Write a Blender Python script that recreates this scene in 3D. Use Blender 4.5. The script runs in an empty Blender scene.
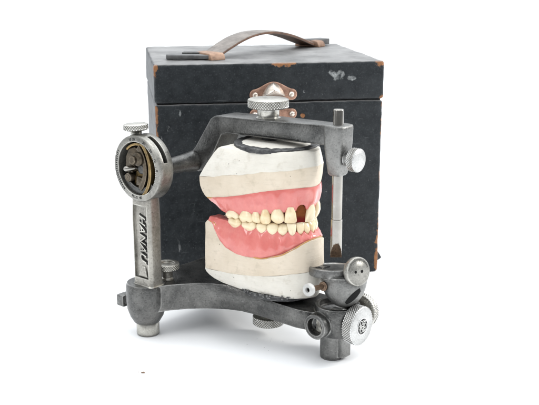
import bpy, bmesh, math, random
from mathutils import Matrix, Vector, noise
random.seed(7)
S = 0.01                      # all shapes below are written in centimetres
PI = math.pi
scene = bpy.context.scene
COL = scene.collection

# ------------------------------------------------------------------ objects
def props(o, label=None, cat=None, group=None, kind=None):
    if label: o['label'] = label
    if cat: o['category'] = cat
    if group: o['group'] = group
    if kind: o['kind'] = kind
    return o

def empty(name, loc, rz, label, cat, group=None):
    o = bpy.data.objects.new(name, None)
    o.empty_display_size = 0.01
    COL.objects.link(o)
    o.location = loc
    o.rotation_euler = (0, 0, rz)
    return props(o, label, cat, group)

def obj(name, bm, mats, parent=None, bevel=0.0, seg=2, ang=40, smooth=True, label=None):
    if not isinstance(mats, (list, tuple)): mats = [mats]
    bmesh.ops.recalc_face_normals(bm, faces=bm.faces)
    if bevel > 0:
        es = [e for e in bm.edges if len(e.link_faces) == 2 and e.calc_face_angle(0) > math.radians(ang)]
        bmesh.ops.bevel(bm, geom=es, offset=bevel, segments=seg, profile=0.5, affect='EDGES', clamp_overlap=True)
    bmesh.ops.scale(bm, vec=(S, S, S), verts=bm.verts)
    me = bpy.data.meshes.new(name)
    bm.to_mesh(me); bm.free()
    for m in mats: me.materials.append(m)
    if smooth:
        me.shade_smooth()
        me.set_sharp_from_angle(angle=math.radians(48))
    o = bpy.data.objects.new(name, me)
    COL.objects.link(o)
    if parent is not None: o.parent = parent
    if label: o['label'] = label
    return o

# ------------------------------------------------------------------ shapes
ID = Matrix.Identity(4)
def T(x, y, z): return Matrix.Translation((x, y, z))
def R(a, ax): return Matrix.Rotation(math.radians(a), 4, ax)
AXX = R(90, 'Y')              # shape's z axis -> +X
AXNX = R(-90, 'Y')            # -> -X
AXY = R(-90, 'X')             # -> +Y
AXNY = R(90, 'X')             # -> -Y

def rings(bm, rs, m=ID, cap0=True, cap1=True, mat=0, close=True):
    vs = [[bm.verts.new(m @ Vector(p)) for p in r] for r in rs]
    n = len(rs[0]); fs = []
    for a, b in zip(vs, vs[1:]):
        for i in range(n if close else n - 1):
            j = (i + 1) % n
            f = bm.faces.new((a[i], a[j], b[j], b[i])); f.material_index = mat; fs.append(f)
    for c, v in ((cap0, vs[0]), (cap1, vs[-1])):
        if c:
            f = bm.faces.new(v); f.material_index = mat; fs.append(f)
    return vs, fs

def lathe(bm, prof, m=ID, n=48, mat=0, cap0=True, cap1=True, sx=1, sy=1):
    rs = []
    for r, z in prof:
        rs.append([(max(r, 1e-4) * sx * math.cos(2*PI*i/n), max(r, 1e-4) * sy * math.sin(2*PI*i/n), z) for i in range(n)])
    return rings(bm, rs, m, cap0, cap1, mat)

def tube_ring(bm, prof, m=ID, n=64, mat=0, sx=1, sy=1):
    """closed profile swept round the axis"""
    vs = [[bm.verts.new(m @ Vector((r*sx*math.cos(2*PI*i/n), r*sy*math.sin(2*PI*i/n), z))) for r, z in prof] for i in range(n)]
    k = len(prof)
    for i in range(n):
        a, b = vs[i], vs[(i+1) % n]
        for j in range(k):
            f = bm.faces.new((a[j], a[(j+1) % k], b[(j+1) % k], b[j])); f.material_index = mat

def box(bm, c, s, m=ID, mat=0):
    x, y, z = c; a, b, d = s[0]/2, s[1]/2, s[2]/2
    rs = [[(x-a, y-b, zz), (x+a, y-b, zz), (x+a, y+b, zz), (x-a, y+b, zz)] for zz in (z-d, z+d)]
    return rings(bm, rs, m, mat=mat)

def prism(bm, poly, z0, z1, m=ID, mat=0):
    return rings(bm, [[(x, y, z0) for x, y in poly], [(x, y, z1) for x, y in poly]], m, mat=mat)

def rrect(cx, cy, w, h, r, k=5):
    pts = []
    for sx, sy, a0 in ((1, -1, -90), (1, 1, 0), (-1, 1, 90), (-1, -1, 180)):
        for i in range(k + 1):
            a = math.radians(a0 + 90*i/k)
            pts.append((cx + sx*(w/2 - r) + r*math.cos(a), cy + sy*(h/2 - r) + r*math.sin(a)))
    return pts

def tube(bm, pts, rad, n=10, m=ID, mat=0):
    rs = []
    for i, p in enumerate(pts):
        p = Vector(p)
        d = (Vector(pts[min(i+1, len(pts)-1)]) - Vector(pts[max(i-1, 0)])).normalized()
        a = d.cross(Vector((0, 0, 1)))
        if a.length < 1e-3: a = d.cross(Vector((1, 0, 0)))
        a.normalize(); b = d.cross(a)
        r = rad[i] if isinstance(rad, (list, tuple)) else rad
        rs.append([tuple(p + a*r*math.cos(2*PI*k/n) + b*r*math.sin(2*PI*k/n)) for k in range(n)])
    return rings(bm, rs, m, mat=mat)

def knurl(bm, r, z0, z1, m=ID, count=40, depth=0.075, mat=0, hole=0, dish=0.0, chamfer=0.06):
    """a diamond-knurled disc with flat ends, along its own z axis"""
    n = count*4
    h = z1 - z0 - 2*chamfer
    pitch = 2*PI*r/count
    rows = max(6, int(round(h/pitch*4)))
    def tri(x): x = x % 1.0; return 1 - abs(2*x - 1)
    rs = []
    for k in range(rows + 1):
        z = z0 + chamfer + h*k/rows
        ring = []
        for i in range(n):
            u = i/4.0; w = (z - z0)/pitch
            d = min(tri(u + w), tri(u - w))
            rr = r - depth*(1 - min(1, d*1.5))
            a = 2*PI*i/n
            ring.append((rr*math.cos(a), rr*math.sin(a), z))
        rs.append(ring)
    def circ(rr, z): return [(rr*math.cos(2*PI*i/n), rr*math.sin(2*PI*i/n), z) for i in range(n)]
    bot = [circ(r*.15, z0), circ(r - chamfer - depth, z0)]
    top = [circ(r - chamfer - depth, z1)]
    if hole:
        top += [circ(hole*1.15, z1 - 0.01), circ(hole, z1 - dish), circ(hole*.1, z1 - dish)]
    elif dish:
        top += [circ(r*.8, z1), circ(r*.6, z1 - dish), circ(r*.1, z1 - dish)]
    else:
        top += [circ(r*.1, z1)]
    vs, fs = rings(bm, bot + rs + top, m, mat=mat)
    for k in range(rows):                      # valleys coloured darker, dirt and painted shade, so the knurling shows
        for i in range(n):
            f = fs[(k + 2)*n + i]
            u = (i + .5)/4.0; w = (z0 + chamfer + h*(k + .5)/rows - z0)/pitch
            if min(tri(u + w), tri(u - w)) < .30: f.material_index = 1

# ------------------------------------------------------------------ materials
class N:
    def __init__(s, name):
        s.m = bpy.data.materials.new(name); s.m.use_nodes = True
        s.t = s.m.node_tree; s.b = s.t.nodes['Principled BSDF']
        s.co = s.t.nodes.new('ShaderNodeTexCoord').outputs['Object']
    def node(s, typ, ins=None, **kw):
        n = s.t.nodes.new(typ)
        for k, v in kw.items(): setattr(n, k, v)
        for k, v in (ins or {}).items():
            if hasattr(v, 'links'): s.t.links.new(v, n.inputs[k])
            else: n.inputs[k].default_value = v
        return n
    def noise(s, scale, detail=4, rough=.55, co=None, out='Fac', dist=0):
        return s.node('ShaderNodeTexNoise', {'Vector': co or s.co, 'Scale': scale, 'Detail': detail, 'Roughness': rough, 'Distortion': dist}).outputs[out]
    def ramp(s, fac, stops):
        n = s.node('ShaderNodeValToRGB', {'Fac': fac}); e = n.color_ramp.elements
        while len(e) < len(stops): e.new(0.5)
        for el, (p, c) in zip(e, stops):
            el.position = p
            el.color = (c, c, c, 1) if not isinstance(c, (tuple, list)) else (*c, 1)
        return n.outputs['Color']
    def mix(s, fac, a, b, blend='MIX'):
        n = s.node('ShaderNodeMix', data_type='RGBA', blend_type=blend)
        for i, v in ((0, fac), (6, a), (7, b)):
            if hasattr(v, 'links'): s.t.links.new(v, n.inputs[i])
            else: n.inputs[i].default_value = v if i == 0 else (*v, 1)
        return n.outputs[2]
    def math(s, op, a, b=0.0, c=0.0, clamp=False):
        n = s.node('ShaderNodeMath', operation=op); n.use_clamp = clamp
        for i, v in enumerate((a, b, c)):
            if hasattr(v, 'links'): s.t.links.new(v, n.inputs[i])
            else: n.inputs[i].default_value = v
        return n.outputs[0]
    def bump(s, h, strength=.3, dist=0.0005, prev=None):
        ins = {'Height': h, 'Strength': strength, 'Distance': dist}
        if prev is not None: ins['Normal'] = prev
        return s.node('ShaderNodeBump', ins).outputs['Normal']
    def set(s, **kw):
        for k, v in kw.items():
            k = {'base': 'Base Color', 'metal': 'Metallic', 'rough': 'Roughness', 'normal': 'Normal', 'coat': 'Coat Weight',
                 'coat_rough': 'Coat Roughness', 'sss': 'Subsurface Weight', 'spec': 'Specular IOR Level', 'sss_r': 'Subsurface Radius', 'sss_s': 'Subsurface Scale'}[k]
            i = s.b.inputs[k]
            if hasattr(v, 'links'): s.t.links.new(v, i)
            else: i.default_value = (*v, 1) if isinstance(v, tuple) and k == 'Base Color' else v
        return s.m

def metal(name, light, dark, rough=.4, metallic=.85, scale=60, pit=.25, crevice_dark=.5, fine=700, rvar=.12, wear=.8, speck=1.0):
    s = N(name)
    a = s.noise(scale, 7, .68, dist=.4)
    big = s.noise(scale*.35, 4, .6)
    f = s.noise(fine, 3, .6)
    c = s.mix(s.ramp(s.math('ADD', s.math('MULTIPLY', a, .6), s.math('MULTIPLY', big, .4)), [(.36, 0.0), (.64, 1.0)]), dark, light)
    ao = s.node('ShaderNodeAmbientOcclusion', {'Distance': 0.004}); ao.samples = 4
    crevice = s.ramp(ao.outputs['AO'], [(.25, 1.0), (.85, 0.0)])
    c = s.mix(s.math('MULTIPLY', crevice, crevice_dark), c, tuple(x*.15 for x in dark))  # darker where neighbouring surfaces sit close
    c = s.mix(s.math('MULTIPLY', s.ramp(f, [(.30, 1.0), (.48, 0.0)]), .42*speck), c, tuple(x*.4 for x in dark))
    c = s.mix(s.math('MULTIPLY', s.ramp(s.noise(fine*.8, 4, .7), [(.56, 0.0), (.70, 1.0)]), .30*speck), c, tuple(min(.8, x*1.6 + .03) for x in light))
    # bare bright metal where edges have been handled
    bv = s.node('ShaderNodeBevel', {'Radius': .0015}); bv.samples = 4
    ge = s.node('ShaderNodeNewGeometry')
    dt = s.node('ShaderNodeVectorMath', {0: bv.outputs[0], 1: ge.outputs['Normal']}, operation='DOT_PRODUCT').outputs['Value']
    ed = s.math('MULTIPLY', s.ramp(dt, [(.91, 1.0), (.99, 0.0)]), s.ramp(s.noise(scale*2.2, 5, .7), [(.34, 0.0), (.56, 1.0)]))
    c = s.mix(s.math('MULTIPLY', ed, wear), c, tuple(min(.85, x*1.9 + .08) for x in light))
    # fine scratches
    mp_ = s.node('ShaderNodeMapping', {'Vector': s.co, 'Rotation': (.4, .9, .3), 'Scale': (1, 14, 1)}).outputs[0]
    scr = s.ramp(s.noise(scale*2.5, 3, .6, co=mp_), [(.68, 0.0), (.74, 1.0)])
    c = s.mix(s.math('MULTIPLY', scr, .25), c, tuple(min(.85, x*1.5 + .04) for x in light))
    r = s.math('ADD', s.math('MULTIPLY', a, rvar*2), rough - rvar)
    n = s.bump(f, min(1, pit*2.2), .0003)
    n = s.bump(s.noise(scale*3, 4), pit*.7, .0006, n)
    return s.set(base=c, metal=metallic, rough=r, normal=n)

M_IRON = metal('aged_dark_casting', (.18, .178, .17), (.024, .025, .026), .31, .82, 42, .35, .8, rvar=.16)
M_VALLEY = metal('darkened_knurl_valley', (.24, .23, .205), (.12, .115, .10), .45, .75, 120, .2, .6)  # darker valley colour: dirt plus painted shade that brings out the knurling
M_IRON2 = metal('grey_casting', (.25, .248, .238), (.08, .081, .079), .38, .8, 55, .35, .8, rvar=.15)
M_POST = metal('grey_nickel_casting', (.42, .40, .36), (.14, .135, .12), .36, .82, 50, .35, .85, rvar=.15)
M_RING = metal('engraved_ring', (.36, .35, .32), (.13, .127, .115), .36, .82, 60, .3, .85)
M_NICKEL = metal('worn_nickel', (.60, .59, .54), (.34, .325, .29), .30, .9, 120, .15, .8, 900)
M_ALU = metal('matt_aluminium', (.56, .56, .55), (.38, .38, .37), .42, .8, 110, .25, .35, 900)
M_CHROME = metal('polished_rod', (.36, .345, .32), (.24, .228, .205), .16, 1.0, 40, .02, .3, 900, .05, .3, .15)
M_BRASS = metal('dull_brass', (.27, .185, .075), (.06, .042, .02), .34, .85, 160, .2, .6)
M_BRONZE = metal('brown_bracket', (.12, .095, .065), (.022, .018, .013), .34, .8, 160, .25, .7)
M_BROWN = metal('brown_rod', (.16, .10, .06), (.06, .04, .028), .55, .6, 200, .3, .5)
M_PLATE = metal('black_mounting_plate', (.10, .10, .10), (.018, .018, .02), .6, .4, 220, .6, .5)
M_COPPER = metal('coppery_latch', (.42, .25, .18), (.22, .12, .085), .45, .65, 130, .3, .6)
M_RIVET = metal('nickel_rivet', (.78, .72, .64), (.5, .42, .36), .3, .85, 200, .1, .5)
def plain(name, c, rough=.6, metallic=0.0):
    s = N(name)
    f = s.noise(300, 3)
    return s.set(base=s.mix(f, tuple(x*.75 for x in c), tuple(min(1, x*1.2) for x in c)), rough=rough, metal=metallic, spec=.08 if max(c) < .05 else .5)
M_DARK = plain('dark_recess', (.012, .012, .012), .8)  # near-black that paints shade into slots and holes
M_DUST = plain('grey_dust', (.48, .48, .48), .8)
M_INK = plain('black_engraving', (.03, .03, .03), .6)
M_EMBLEM = plain('light_emblem_metal', (.5, .5, .48), .45, .5)
M_WHITE = plain('white_plastic', (.46, .46, .445), .4)

def socket_mat():
    s = N('stained_socket')
    z = s.node('ShaderNodeSeparateXYZ', {'Vector': s.co}).outputs['Z']
    h = s.node('ShaderNodeMapRange', {'Value': s.math('ADD', z, s.math('MULTIPLY', s.math('SUBTRACT', s.noise(260, 4), .5), .004)), 'From Min': .1035, 'From Max': .1065}).outputs[0]
    return s.set(base=s.mix(h, (.13, .010, .008), s.mix(s.noise(330, 4), (.075, .02, .007), (.24, .07, .018))), rough=.6, spec=.1)
M_SOCKET = socket_mat()
def plaster(name, c1, c2, bubbles=True, stain=(.35, .30, .22)):
    s = N(name)
    a = s.noise(45, 5, .6)
    c = s.mix(s.ramp(a, [(.3, 0.0), (.7, 1.0)]), c2, c1)
    b = s.noise(140, 3, .6)
    c = s.mix(s.math('MULTIPLY', s.ramp(b, [(.56, 0.0), (.74, 1.0)]), .35), c, stain)
    tm = s.node('ShaderNodeMapping', {'Vector': s.co, 'Scale': (1, 1, 9), 'Rotation': (.15, .1, 0)}).outputs[0]
    trim = s.noise(90, 4, .65, co=tm)
    c = s.mix(s.math('MULTIPLY', s.ramp(trim, [(.55, 0.0), (.72, 1.0)]), .18), c, tuple(x*.55 for x in c2))
    v = s.node('ShaderNodeTexVoronoi', {'Vector': s.co, 'Scale': 210.0, 'Randomness': 1.0})
    v.feature = 'F1'
    hole = s.ramp(v.outputs['Distance'], [(.05, 1.0), (.10, 0.0)])
    sel = s.ramp(s.node('ShaderNodeSeparateColor', {'Color': v.outputs['Color']}).outputs[0], [(.80, 0.0), (.82, 1.0)])
    hole = s.math('MULTIPLY', hole, sel)
    c = s.mix(s.math('MULTIPLY', hole, .85), c, (.06, .05, .04))
    n = s.bump(s.noise(500, 4, .6), .25, .0004)
    n = s.bump(s.noise(70, 3), .45, .0014, n)
    n = s.bump(trim, .35, .0008, n)
    n = s.bump(s.math('SUBTRACT', 1.0, hole), .6, .0006, n)
    return s.set(base=c, rough=.75, normal=n, sss=.08, sss_r=(.003, .002, .0015), sss_s=.3, spec=.3)
M_PLASTER = plaster('white_plaster', (.71, .685, .625), (.60, .57, .505))
M_STONE = plaster('tan_dental_stone', (.67, .59, .485), (.57, .49, .385))

def gum_mat():
    s = N('pink_acrylic')
    a = s.noise(90, 5, .6)
    c = s.mix(s.ramp(a, [(.3, 0.0), (.72, 1.0)]), (.56, .135, .118), (.66, .205, .178))
    v = s.noise(320, 2, .5)
    c = s.mix(s.math('MULTIPLY', s.ramp(v, [(.6, 0.0), (.72, 1.0)]), .3), c, (.62, .12, .12))
    c = s.mix(s.math('MULTIPLY', s.ramp(s.noise(60, 4, .6), [(.52, 0.0), (.75, 1.0)]), .35), c, (.78, .36, .31))
    n = s.bump(s.noise(700, 3, .6), .12, .0003)
    n = s.bump(s.noise(130, 3), .4, .0008, n)
    return s.set(base=c, rough=.26, normal=n, sss=.2, sss_r=(.004, .0015, .001), sss_s=.5, coat=.6, coat_rough=.09)
M_GUM = gum_mat()

def tooth_mat():
    s = N('ivory_tooth')
    z = s.node('ShaderNodeSeparateXYZ', {'Vector': s.co}).outputs['Z']
    oi = s.node('ShaderNodeObjectInfo').outputs['Random']
    a = s.noise(220, 4)
    c = s.mix(s.ramp(a, [(.3, 0.0), (.7, 1.0)]), (.66, .50, .275), (.76, .64, .42))
    c = s.mix(s.math('MULTIPLY', oi, .75), c, (.80, .72, .54))
    fis = s.noise(420, 3, .6, co=s.node('ShaderNodeMapping', {'Vector': s.co, 'Scale': (1, 1, .18)}).outputs[0])
    c = s.mix(s.math('MULTIPLY', s.ramp(fis, [(.58, 0.0), (.72, 1.0)]), .3), c, (.52, .36, .17))
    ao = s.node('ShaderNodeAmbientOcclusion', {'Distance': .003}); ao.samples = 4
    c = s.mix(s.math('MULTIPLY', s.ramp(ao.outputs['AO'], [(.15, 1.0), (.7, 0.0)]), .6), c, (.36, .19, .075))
    n = s.bump(fis, .22, .0005)
    return s.set(base=c, rough=.25, normal=n, sss=.12, sss_r=(.003, .002, .001), sss_s=.4, coat=.3, coat_rough=.12)
M_TOOTH = tooth_mat()
M_WAX = plain('orange_wax', (.52, .27, .08), .4)

def leatherette(lid):
    s = N('black_leatherette_lid' if lid else 'black_leatherette_body')
    sep = s.node('ShaderNodeSeparateXYZ', {'Vector': s.co})
    x, y, z = sep.outputs
    fine = s.noise(620, 4, .7)
    mid = s.noise(120, 5, .65)
    big = s.noise(22, 4, .6)
    c = s.mix(s.ramp(mid, [(.3, 0.0), (.75, 1.0)]), (.008, .010, .012), (.023, .027, .030))
    c = s.mix(s.math('MULTIPLY', s.ramp(fine, [(.54, 0.0), (.72, 1.0)]), .42), c, (.075, .082, .087))
    c = s.mix(s.math('MULTIPLY', s.ramp(big, [(.52, 0.0), (.78, 1.0)]), .35), c, (.06, .066, .07))
    # pale rubs: stretched noise with hard threshold
    st = s.node('ShaderNodeMapping', {'Vector': s.co, 'Scale': (1.0, 1.0, .35), 'Rotation': (0, .5, 0)}).outputs[0]
    sc = s.noise(75, 6, .7, co=st, dist=.6)
    c = s.mix(s.math('MULTIPLY', s.ramp(sc, [(.66, 0.0), (.72, 1.0)]), .5), c, (.33, .34, .34))
    dust = s.noise(420, 2, .5)
    c = s.mix(s.math('MULTIPLY', s.ramp(dust, [(.74, 0.0), (.78, 1.0)]), .35), c, (.30, .30, .30))
    # a big chalky scuff on the lid front, small ones elsewhere
    def blob(px, py, pz, r, sx=1, sy=1, sz=1):
        q = s.node('ShaderNodeMapping', {'Vector': s.co, 'Location': (-px*S*sx, -py*S*sy, -pz*S*sz), 'Scale': (sx, sy, sz)}).outputs[0]
        d = s.node('ShaderNodeVectorMath', {0: q}, operation='LENGTH').outputs['Value']
        w = s.math('MULTIPLY', s.math('SUBTRACT', s.noise(190, 4, .65), .5), r*S*2.4)
        d = s.math('ADD', d, w)
        n = s.node('ShaderNodeMapRange', {'Value': d, 'From Min': r*S*.8, 'From Max': r*S*1.05, 'To Min': 1.0, 'To Max': 0.0})
        return n.outputs[0]
    def many(lst):
        out = None
        for b in lst:
            v = blob(*b); out = v if out is None else s.math('MAXIMUM', out, v)
        return out
    W, H = 20.5, 19.77
    if lid:
        scuff = many([(16.2, 0, 18.55, .45, .8, 1, 1), (15.6, 0, 18.8, .25), (17.5, 0, 18.3, .2, .5, 1, 1), (13.2, 0, 17.2, .12)])
        c = s.mix(s.math('MULTIPLY', scuff, s.ramp(s.noise(260, 5, .7), [(.40, 0.0), (.64, .7)])), c, (.42, .44, .44))
        brown = many([(20.5, 0, 19.77, .66, .7, 1, 1.2), (0, 0, 19.6, .42, 1, 1, .5), (11.2, 0, 19.8, .5, .5, 1.3, 1.2), (12.2, 0, 19.8, .3), (20.4, 0, 16.5, .3), (6, 0, 19.8, .12), (15.4, 0, 19.8, .14)])
    else:
        brown = many([(0, 0, 15.6, .30, 1, 1, .18), (0, 0, 13.2, .24, 1, 1, .16), (20.5, 0, 1.6, .4, 1, 1, .14), (20.5, 0, 13.8, .2, 1, 1, .15), (20.5, 0, 9.2, .2, 1, 1, .15), (20.5, 0, 5.6, .22, 1, 1, .12), (13.1, -.05, 15.0, .22), (20.5, 0, 15.6, .2, 1, 1, .2), (3, 0, 0, .3), (0, 0, .2, .5, 1, 1, .5)])
        scuff = many([(15.6, 0, 13.2, .2, 1, 1, .3), (2.2, 0, 15.5, .12, 1, 1, .4), (17.2, 0, 12.4, .12)])
        c = s.mix(s.math('MULTIPLY', scuff, .35), c, (.4, .42, .42))
    fib = s.mix(s.noise(300, 4), (.10, .04, .018), (.38, .175, .07))
    c = s.mix(s.math('MULTIPLY', brown, .95), c, fib)
    bv = s.node('ShaderNodeBevel', {'Radius': .0018}); bv.samples = 4
    dt = s.node('ShaderNodeVectorMath', {0: bv.outputs[0], 1: s.node('ShaderNodeNewGeometry').outputs['Normal']}, operation='DOT_PRODUCT').outputs['Value']
    ed = s.math('MULTIPLY', s.ramp(dt, [(.93, 1.0), (.99, 0.0)]), s.ramp(s.noise(150, 5, .75), [(.44, 0.0), (.58, 1.0)]))
    c = s.mix(s.math('MULTIPLY', ed, .6), c, (.20, .19, .18))
    for rot_, sc_ in (((0, .2, 0), (.9, 1, 14)), ((0, 1.2, 0), (1, 1, 16)), ((0, -.7, 0), (1, 1, 18))):
        mp_ = s.node('ShaderNodeMapping', {'Vector': s.co, 'Rotation': rot_, 'Scale': sc_}).outputs[0]
        ln = s.ramp(s.noise(38, 3, .6, co=mp_), [(.70, 0.0), (.74, 1.0)])
        c = s.mix(s.math('MULTIPLY', ln, .22), c, (.22, .23, .235))
    # upward faces coloured paler: dust plus a painted grazing sheen
    nz = s.node('ShaderNodeSeparateXYZ', {'Vector': s.node('ShaderNodeNewGeometry').outputs['Normal']}).outputs['Z']
    dz = s.math('MULTIPLY', s.ramp(nz, [(.6, 0.0), (.95, 1.0)]), s.math('ADD', .45, s.math('MULTIPLY', big, .5)))
    c = s.mix(dz, c, s.mix(s.ramp(s.noise(34, 5, .65), [(.35, 0.0), (.65, 1.0)]), (.17, .168, .165), (.36, .355, .35)))
    # weave + grain
    n = s.bump(fine, .4, .0005)
    wv = s.math('ADD', s.node('ShaderNodeTexWave', {'Vector': s.co, 'Scale': 260.0, 'Distortion': 1.5}, bands_direction='X').outputs['Fac'],
                s.node('ShaderNodeTexWave', {'Vector': s.co, 'Scale': 260.0, 'Distortion': 1.5}, bands_direction='Z').outputs['Fac'])
    n = s.bump(wv, .08, .0004, n)
    n = s.bump(s.noise(60, 3), .3, .0012, n)
    n = s.bump(s.math('SUBTRACT', 1.0, brown), .6, .0008, n)
    r = s.math('ADD', .27, s.math('MULTIPLY', mid, .3))
    return s.set(base=c, rough=r, normal=n, spec=.22)
M_LID, M_BODY = leatherette(True), leatherette(False)

def leather(name, a, b, rough=.5):
    s = N(name)
    m = s.noise(120, 5, .65)
    c = s.mix(s.ramp(m, [(.3, 0.0), (.7, 1.0)]), a, b)
    n = s.bump(s.noise(500, 4, .65), .5, .0006)
    n = s.bump(s.noise(160, 3), .3, .001, n)
    return s.set(base=c, rough=rough, normal=n)
M_STRAP = leather('grey_worn_leather', (.085, .068, .055), (.23, .20, .175), .40)
M_EDGE = leather('brown_leather_edge', (.045, .022, .013), (.20, .095, .052), .5)
M_TAB = leather('charcoal_leather', (.055, .055, .055), (.14, .14, .138), .5)
M_TAN = leather('tan_leather', (.11, .055, .032), (.40, .25, .165), .55)

# ------------------------------------------------------------------ setting
def ground():
    s = N('white_paper_sweep')
    a = s.noise(3, 4)
    c = s.mix(a, (.94, .945, .95), (.96, .965, .97))
    d = s.noise(900, 2)
    c = s.mix(s.math('MULTIPLY', s.ramp(d, [(.72, 0.0), (.76, 1.0)]), .1), c, (.7, .7, .7))
    s.set(base=c, rough=.55, normal=s.bump(s.noise(40, 4), .05, .001), spec=.35)
    bm = bmesh.new()
    k = 24; L = 3000
    g = [[bm.verts.new((-L + 2*L*i/k, -600 + 2*L*j/k, 0)) for i in range(k+1)] for j in range(k+1)]
    for j in range(k):
        for i in range(k):
            bm.faces.new((g[j][i], g[j][i+1], g[j+1][i+1], g[j+1][i]))
    props(obj('ground', bm, s.m), kind='structure')
ground()

# ------------------------------------------------------------------ carrying case
YAW = math.radians(9.4)
W, D, H, SEAM = 20.5, 18.3, 19.77, 16.32
case = empty('carrying_case', (-.0995, .8073, 0), YAW,
             'black leatherette carrying case with scuffed brown corners and leather handle, behind the metal instrument', 'case')

def rough_box(bm, x0, x1, y0, y1, z0, z1, r, k=3, step=.35, amp=.05, seed=0, tilt=0):
    """rounded box whose faces are gently uneven, like covered wood"""
    def axis(a, b):
        n = max(2, int((b - a - 2*r)/step))
        return [a + r*(1 - math.cos(i*PI/2/k)) for i in range(k)] + [a + r + (b-a-2*r)*i/n for i in range(n+1)] + [b - r*(1 - math.cos(i*PI/2/k)) for i in range(k-1, -1, -1)]
    xs, ys, zs = axis(x0, x1), axis(y0, y1), axis(z0, z1)
    cache = {}
    def vert(x, y, z):
        key = (round(x, 4), round(y, 4), round(z, 4))
        if key in cache: return cache[key]
        p = Vector((x, y, z))
        c = Vector((min(max(x, x0+r), x1-r), min(max(y, y0+r), y1-r), min(max(z, z0+r), z1-r)))
        d = p - c
        if d.length > 1e-6: 
            q = c + d.normalized()*r
        else: q = p
        nv = noise.noise_vector(q*.45 + Vector((seed, 3, 1)))*amp + noise.noise_vector(q*1.7 + Vector((seed, 9, 4)))*amp*.5 + noise.noise_vector(q*4.2 + Vector((seed, 2, 7)))*amp*(.55 if d.length > r*1.05 else .12)
        cache[key] = bm.verts.new(q + nv)
        return cache[key]
    def grid(us, vs, f):
        for i in range(len(us)-1):
            for j in range(len(vs)-1):
                bm.faces.new([vert(*f(us[a], vs[b])) for a, b in ((i, j), (i+1, j), (i+1, j+1), (i, j+1))])
    for z in (z0, z1): grid(xs, ys, lambda u, v: (u, v, z))
    for y in (y0, y1): grid(xs, zs, lambda u, v: (u, y, v))
    for x in (x0, x1): grid(ys, zs, lambda u, v: (x, u, v))
bm = bmesh.new(); rough_box(bm, .06, W-.08, .04, D-.06, .02, SEAM-.05, .22, seed=1)
obj('case_body', bm, M_BODY, case)
bm = bmesh.new(); rough_box(bm, 0, W, 0, D, SEAM+.05, H, .26, seed=5)
lid = obj('case_lid', bm, M_LID, case)
bm = bmesh.new(); box(bm, (W/2, D/2, SEAM), (W-.5, D-.5, .5)); obj('seam_strip', bm, M_DARK, case)

# latch: two bell shaped plates, rivets, a pyramidal boss
def lobed_plate(bm, pts, y0, y1):
    prism(bm, pts, y0, y1, R(90, 'X'))
def bell(cx, zt, zr, zb, half, lobe):
    pts = []
    prof = [(half, zr)]
    out = []
    n = 9
    for i in range(n+1):                     # right lobe, from bottom up and round
        a = math.radians(-80 + 150*i/n)
        out.append((cx + half + lobe*math.cos(a), zr + lobe*math.sin(a)))
    xs_, zs_ = out[-1]
    for i in range(1, 14):                   # shoulder curve up to the crown
        t = i/13
        out.append((cx + (xs_ - cx)*(1 - t) + 1e-3, zs_ + (zt - zs_)*(.5 - .5*math.cos(PI*t))**.85))
    left = [(2*cx - x, z) for x, z in reversed(out)]
    return out + left
lp = bell(10.42, 18.12, 16.98, 0, 1.62, .5)
bm = bmesh.new(); lobed_plate(bm, lp, -.02, .12)
latch = obj('latch_plate', bm, M_COPPER, case, .03)
bm = bmesh.new()
rs = []
for k, (s_, y_) in enumerate(((1, .1), (.92, .28), (.5, .62), (.12, .85))):
    rs.append([(10.42 + x*s_, -y_, 17.42 + z*s_) for x, z in ((-1.1, -.62), (-.55, -.7), (0, -.72), (.55, -.7), (1.1, -.62), (.85, -.05), (.45, .45), (0, .68), (-.45, .45), (-.85, -.05))])
rings(bm, rs); obj('latch_boss', bm, M_RIVET, latch, .05)
lp2 = [(x, 2*16.12 - z) for x, z in bell(10.42, 17.4, 16.98, 0, 1.66, .46)]
bm = bmesh.new(); lobed_plate(bm, lp2, -.03, .10)
keeper = obj('latch_keeper', bm, M_COPPER, case, .03)
for par, px, pz in ((latch, 8.8, 16.98), (latch, 12.04, 16.98), (keeper, 8.76, 15.24), (keeper, 12.1, 15.24)):
    bm = bmesh.new()
    lathe(bm, [(.27, 0), (.26, .06), (.2, .15), (.1, .2), (.02, .21)], T(px, -.1, pz) @ AXNY, 20)
    obj('rivet', bm, M_RIVET, par)

# handle: an arched strap held by two tan loops, ends flat on the lid
A = Vector((5.1, 3.9, H)); Bp = Vector((16.9, 15.5, H))
dv = (Bp - A); Lh = dv.length; dv.normalize(); pv = Vector((-dv.y, dv.x, 0))
bm = bmesh.new()
n = 46; hw = 1.15; th = .26
secs = []
for i in range(n+1):
    t = i/n
    s0 = Lh*t
    z = .22 + 1.72*math.sin(PI*min(1, t*1.02))**1.15*(1 + .10*math.cos(PI*t))
    lat = .18*math.sin(2*PI*t)
    c = A + dv*s0 + pv*lat + Vector((0, 0, z))
    secs.append(c)
rs = []
for i, c in enumerate(secs):
    d = (secs[min(i+1, n)] - secs[max(i-1, 0)]).normalized()
    nrm = d.cross(pv) * -1
    if nrm.z < 0: nrm = -nrm
    w = hw*(.86 + .16*math.sin(PI*i/n)) + .03*noise.noise(Vector((i*.3, 0, 0)))
    curl = .10*math.sin(PI*i/n)
    row = []
    for u in (-1, -.6, 0, .6, 1): row.append(c + pv*w*u + nrm*(th/2 + curl*(1-u*u)))
    for u in (1, .6, 0, -.6, -1): row.append(c + pv*w*u + nrm*(-th/2 + curl*(1-u*u)))
    rs.append([tuple(v) for v in row])
vs, fs = rings(bm, rs)
for f in bm.faces:
    f.material_index = 1
for i in range(n):
    for j in range(4):
        fs[i*10 + j].material_index = 0
strap = obj('handle', bm, [M_STRAP, M_EDGE], case, .04, 2, 55)

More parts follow.
